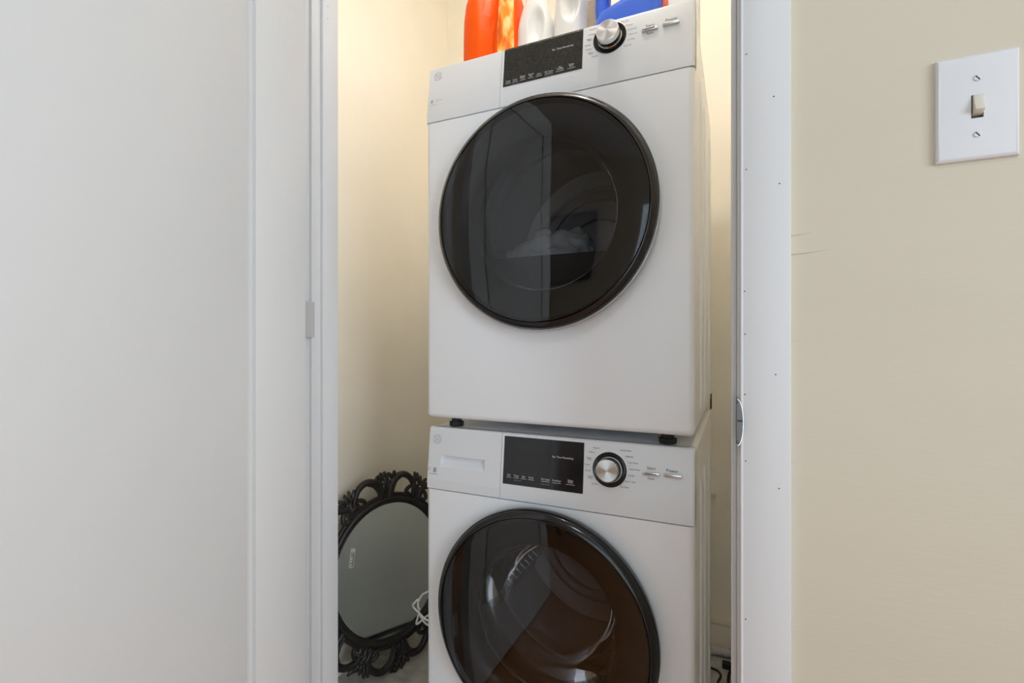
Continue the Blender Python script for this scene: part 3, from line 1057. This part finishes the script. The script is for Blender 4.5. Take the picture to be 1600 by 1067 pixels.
# ridged cream tumbler seen between the white jug and the blue one
rb = empty('ridged_cup', (-.326, 1.205, TZ), 'cream ridged cup standing behind the white and blue jugs', 'cup')
pr = [(0, 0), (.026, 0)]
z = .004
while z < .19:
    pr += [(.0280, z), (.0305, z + .002), (.0280, z + .004)]
    z += .0048
pr += [(.026, .192), (.024, .186), (.023, .01), (0, .01)]
MB().lathe(pr, axis='Z', n=36, cap=False).build('wall', 'cream_plastic', rb, 30)
MB().lathe([(.0275, .188), (.031, .190), (.031, .196), (.0275, .198), (.0255, .194)], axis='Z', n=36, closed=True).build('lip', 'white_plastic', rb, 40)
# white carton with an orange-red edge at the end of the row
ct = empty('dryer_sheet_box', (-.1120, 1.12, TZ), 'white carton with orange-red edge at the far end of the bottles', 'box')
MB().box(-.032, .040, -.03, .03, 0, .112).build('carton', 'white_plastic', ct, bevel=.001)
MB().box(-.0325, -.020, -.0305, .0305, .0, .1122).build('edge_band', 'red', ct)
tm = MB()
text_into(tm, 'R', .012, .010, -.0303, .090)
tm.build('lettering', 'print', ct)


# ------------------------------------------------------------------ ornate round mirror leaning by the closet's side wall
PHI, TH, MA, MBB = .3181, .129, .1987, .2065
MC = Vector((-1.0273, 1.2923, .3095))
hdir = Vector((math.sin(PHI), math.cos(PHI), 0))
n0 = Vector((math.cos(PHI), -math.sin(PHI), 0))
upd = Vector((0, 0, 1)) * math.cos(TH) - n0 * math.sin(TH)
nd = hdir.cross(upd)
if nd.dot(n0) < 0:
    nd = -nd
mir = bpy.data.objects.new('wall_mirror', None)
COL.objects.link(mir)
tag(mir, 'round mirror in a black carved scrollwork frame leaning in the closet', 'mirror')
# local axes: x = along, y = -normal (back), z = up
Rm = Matrix((hdir, -nd, upd)).transposed()
if Rm.determinant() < 0:
    Rm = Matrix((-hdir, -nd, upd)).transposed()
mir.matrix_world = Matrix.Translation(MC) @ Rm.to_4x4()
SGN = 1.0 if (Rm @ Vector((1, 0, 0))).dot(hdir) > 0 else -1.0


def E(a_deg, r, w=0.0):
    """point at polar angle (deg, seen from the front, 0 = along +h) ; r measured on the circle of .203"""
    a = math.radians(a_deg)
    rr = r
    return (SGN * rr * math.cos(a) * MA / .2026, -w, rr * math.sin(a) * MBB / .2026)


ell = [E(360 * i / 96, 1.0) for i in range(96)]
vs_ = [E(360 * i / 96, .2045, .002) for i in range(96)] + [E(360 * i / 96, .2045, -.002) for i in range(96)]
fs = [tuple(range(96)), tuple(reversed(range(96, 192)))] + [(i, (i + 1) % 96, (i + 1) % 96 + 96, i + 96) for i in range(96)]
gl = MB().add(vs_, fs).build('glass', 'mirror_glass', mir)
MB().tube([E(360 * i / 96, .2055, .006) for i in range(96)], .0035, 8, closed=True, up=(0, 1, 0)).build('inner_bead', 'frame_black', mir, 60)
MB().tube([E(360 * i / 96, .2285, .003) for i in range(96)], .0075, 8, closed=True, up=(0, 1, 0)).build('outer_bead', 'frame_black', mir, 60)
MB().tube([E(360 * i / 96, .216, .004) for i in range(96)], .0105, 10, closed=True, up=(0, 1, 0)).build('moulding', 'frame_black', mir, 60)
MB().add([E(360 * i / 96, .222, -.004) for i in range(96)] + [E(360 * i / 96, .222, -.009) for i in range(96)], fs).build('backing', 'frame_black', mir)


def spline(pts, m=6):
    Q = []
    for i in range(len(pts) - 1):
        p0, p1, p2, p3 = (pts[max(i - 1, 0)], pts[i], pts[i + 1], pts[min(i + 2, len(pts) - 1)])
        for k in range(m):
            t = k / m
            Q.append(tuple(.5 * (2 * p1[c] + (p2[c] - p0[c]) * t + (2 * p0[c] - 5 * p1[c] + 4 * p2[c] - p3[c]) * t * t + (3 * p1[c] - p0[c] - 3 * p2[c] + p3[c]) * t ** 3) for c in range(len(p1))))
    Q.append(tuple(pts[-1]))
    return Q


rnd = random.Random(7)


def scroll(pol, r0, r1):
    Q = spline(pol)
    n = len(Q)
    P3 = [E(a, r, w) for a, r, w in Q]
    R_ = [r0 + (r1 - r0) * (i / (n - 1)) for i in range(n)]
    R_ = [x * (.72 + .28 * math.sin(PI * min(1, max(.12, i / (n - 1))))) for i, x in enumerate(R_)]
    MB().tube(P3, R_, 8, up=(0, 1, 0)).build('scroll', 'frame_black', mir, 60)


def leaf(mb_, a, r, ln, wd, tilt):
    c = E(a, r, .006 + rnd.random() * .005)
    d = math.radians(a + tilt)
    ax = Vector((SGN * math.cos(d), 0, math.sin(d)))
    sd = Vector((0, 1, 0)).cross(ax)
    Rr = Matrix((sd, Vector((0, 1, 0)), ax)).transposed()
    mb_.blob(c, wd, .006, ln, Rr, 7, 5)


for k in range(6):
    A = 91 + 60 * k
    for s in (1, -1):
        # C scroll arching over the opening
        scroll([(A + s * 4, .224, .004), (A + s * 4.5, .250, .007), (A + s * 8, .280, .009), (A + s * 14, .2925, .008), (A + s * 20, .287, .007), (A + s * 25, .268, .006), (A + s * 27.5, .244, .005), (A + s * 26, .224, .004)], .0125, .0095)
        # inner curl
        scroll([(A + s * 26, .262, .006), (A + s * 22, .256, .008), (A + s * 19.5, .243, .009), (A + s * 20.5, .234, .008), (A + s * 23, .237, .008)], .0080, .0060)
        # ridges flanking the shell
        scroll([(A + s * 6, .228, .009), (A + s * 7, .252, .011), (A + s * 9.5, .272, .010), (A + s * 13, .282, .009)], .0060, .0045)
    # central shell of leaves
    m_ = MB()
    for a in (-4.6, -2.9, -1.2, .6, 2.4, 4.2):
        leaf(m_, A + a, .254 + .006 * rnd.random(), .030, .0072, rnd.uniform(-14, 14))
    for a in (-7, -4.5, -2, .5, 3, 5.5):
        leaf(m_, A + a, .290 + .008 * rnd.random(), .0125, .0075, rnd.uniform(-45, 45))
    for q in range(18):
        leaf(m_, A + rnd.uniform(-7, 7), rnd.uniform(.232, .285), .010, .0075, rnd.uniform(-80, 80))
    m_.build('shell_ornament', 'frame_black', mir, 50)
    # leaf crest between two cartouches
    m_ = MB()
    for a in (-5.5, -3, 0, 3, 5.5):
        leaf(m_, A + 30 + a, .284 + rnd.uniform(-.006, .010), .019, .0072, a * 6 + rnd.uniform(-12, 12))
    for a in (-4, 0, 4):
        leaf(m_, A + 30 + a, .248, .026, .0095, rnd.uniform(-18, 18))
    for q in range(12):
        leaf(m_, A + 30 + rnd.uniform(-5, 5), rnd.uniform(.245, .285), .010, .0075, rnd.uniform(-80, 80))
    m_.build('leaf_crest', 'frame_black', mir, 50)
# paper sticker on the glass
st = MB()
cs = [(-.1350, .1031), (-.1195, .0985), (-.1325, .0440), (-.1465, .0490)]
st.add([(SGN * x, -.0024, z) for x, z in cs] + [(SGN * x, -.0020, z) for x, z in cs], [(0, 1, 2, 3), (7, 6, 5, 4), (0, 4, 5, 1), (1, 5, 6, 2), (2, 6, 7, 3), (3, 7, 4, 0)])
so = st.build('sticker', 'sticker', gl)
so['label'] = 'small white paper sticker'
mk = MB()


def SP(u, v):
    a = Vector((*cs[0], 0)).lerp(Vector((*cs[1], 0)), u)
    b = Vector((*cs[3], 0)).lerp(Vector((*cs[2], 0)), u)
    p = a.lerp(b, v)
    return (SGN * p.x, -.0027, p.y)


for (u0, u1, v0, v1) in ((.62, .80, .25, .95), (.2, .5, .28, .36), (.2, .5, .42, .46), (.22, .5, .6, .64), (.2, .5, .74, .80), (.2, .5, .88, .93), (.1, .9, .2, .22)):
    mk.add([SP(u0, v0), SP(u1, v0), SP(u1, v1), SP(u0, v1)], [(0, 1, 2, 3)])
mk.build('sticker_print', 'print', gl)['kind'] = 'stuff'

# folded white wire rack standing between mirror and washer
rk = empty('wire_rack', (-.72, 1.12, 0), 'folded white wire rack between the mirror and the washing machine', 'rack')
rr = .0028


def W(x, z, y=1.13):
    return (x + .72, y - 1.12, z)


MB().tube(spline([W(-.690, .385), W(-.745, .375), W(-.7836, .3546), W(-.7921, .3475), W(-.8006, .335), W(-.8049, .3234), W(-.8028, .3079), W(-.7985, .2929), W(-.7836, .2751), W(-.740, .235), W(-.695, .003)], 5), rr, 8).build('leg', 'white_plastic', rk, 60)
MB().tube(spline([W(-.8000, .338, 1.122), W(-.8080, .329, 1.122), W(-.8157, .3192, 1.122), W(-.809, .310, 1.122), W(-.7836, .2935, 1.122), W(-.735, .25, 1.122), W(-.700, .003, 1.122)], 5), rr, 8).build('leg', 'white_plastic', rk, 60)
MB().tube(spline([W(-.8028, .306, 1.135), W(-.8090, .280, 1.135), W(-.8135, .2608, 1.135), W(-.800, .270, 1.135), W(-.7836, .2870, 1.135), W(-.735, .32, 1.135), W(-.690, .345, 1.135)], 5), rr, 8).build('brace', 'white_plastic', rk, 60)
MB().tube([W(-.690, .385), W(-.690, .345, 1.135), W(-.690, .20), W(-.690, .003)], rr, 8).build('post', 'white_plastic', rk, 60)

# ------------------------------------------------------------------ behind the machines: outlet, cords, hose
ou = empty('wall_bracket', (-.093, YB, .52), 'small cream bracket on the back wall behind the machines', 'bracket')
MB().box(-.035, .029, -.004, 0, -.010, .010).build('plate', 'white_plastic', ou, bevel=.001)
MB().box(-.030, .029, -.018, -.004, .003, .010).build('ledge', 'white_plastic', ou, bevel=.001)
cd = empty('power_cord', (-.045, 1.70, 0), 'dark power cord curling on the closet floor behind the washer', 'cord')


def Cc(x, y, z):
    return (x + .045, y - 1.70, z)


MB().tube(spline([Cc(-.16, 1.72, .004), Cc(-.10, 1.70, .004), Cc(-.0702, 1.694, .004), Cc(-.052, 1.686, .004), Cc(-.045, 1.6692, .004), Cc(-.0470, 1.65, .004), Cc(-.0512, 1.6283, .004), Cc(-.045, 1.55, .004), Cc(-.03, 1.48, .004)], 6), .0035, 8).build('cable', 'black', cd, 60)
MB().tube(spline([Cc(.05, 1.725, .004), Cc(.004, 1.722, .004), Cc(-.0179, 1.698, .004), Cc(-.0226, 1.6414, .004), Cc(-.02, 1.55, .004), Cc(0.0, 1.45, .004)], 6), .0045, 8).build('cable', 'black', cd, 60)
MB().box(.003, .050, .010, .030, 0, .020).build('plug', 'black', cd, bevel=.004)
hs = empty('drain_hose', (-.04, 1.775, 0), 'pale grey ribbed drain hose lying on the closet floor along the back wall', 'hose')
mb = MB()
pts = spline([(-.16, -.01, .016), (-.06, 0, .016), (.02, .006, .016), (.12, .004, .016), (.25, .0, .016)], 16)
mb.tube(pts, [.0135 + (.0022 if i % 2 else 0) for i in range(len(pts))], 12)
mb.build('ribbed_tube', 'grey_plastic', hs, 30)

# ------------------------------------------------------------------ hall furniture, seen only as reflections in the glass doors
pc = empty('framed_picture', (-1.17, HY, 1.72), 'dark framed brown picture hanging on the hall rear wall', 'picture')
MB().box(-.24, .24, -.0, .012, -.30, .30).build('print', 'art', pc)
for bx in ((-.26, -.225, 0, .03, -.33, .33), (.225, .26, 0, .03, -.33, .33), (-.225, .225, 0, .03, .295, .33), (-.225, .225, 0, .03, -.33, -.295)):
    MB().box(*bx).build('frame_bar', 'frame_black', pc, bevel=.004)
tb = empty('side_table', (-.62, -1.45, 0), 'brown wooden side table standing in the hall', 'table')
MB().box(-.40, .40, -.25, .25, .70, .73).build('table_top', 'table_wood', tb, bevel=.004)
for bx in ((-.36, .36, -.21, -.19, .61, .70), (-.36, .36, .19, .21, .61, .70)):
    MB().box(*bx).build('apron', 'table_wood', tb)
for sx in (-1, 1):
    for sy in (-1, 1):
        MB().box(sx * .36 - .022, sx * .36 + .022, sy * .21 - .022, sy * .21 + .022, 0, .70).build('leg', 'table_wood', tb, bevel=.004)
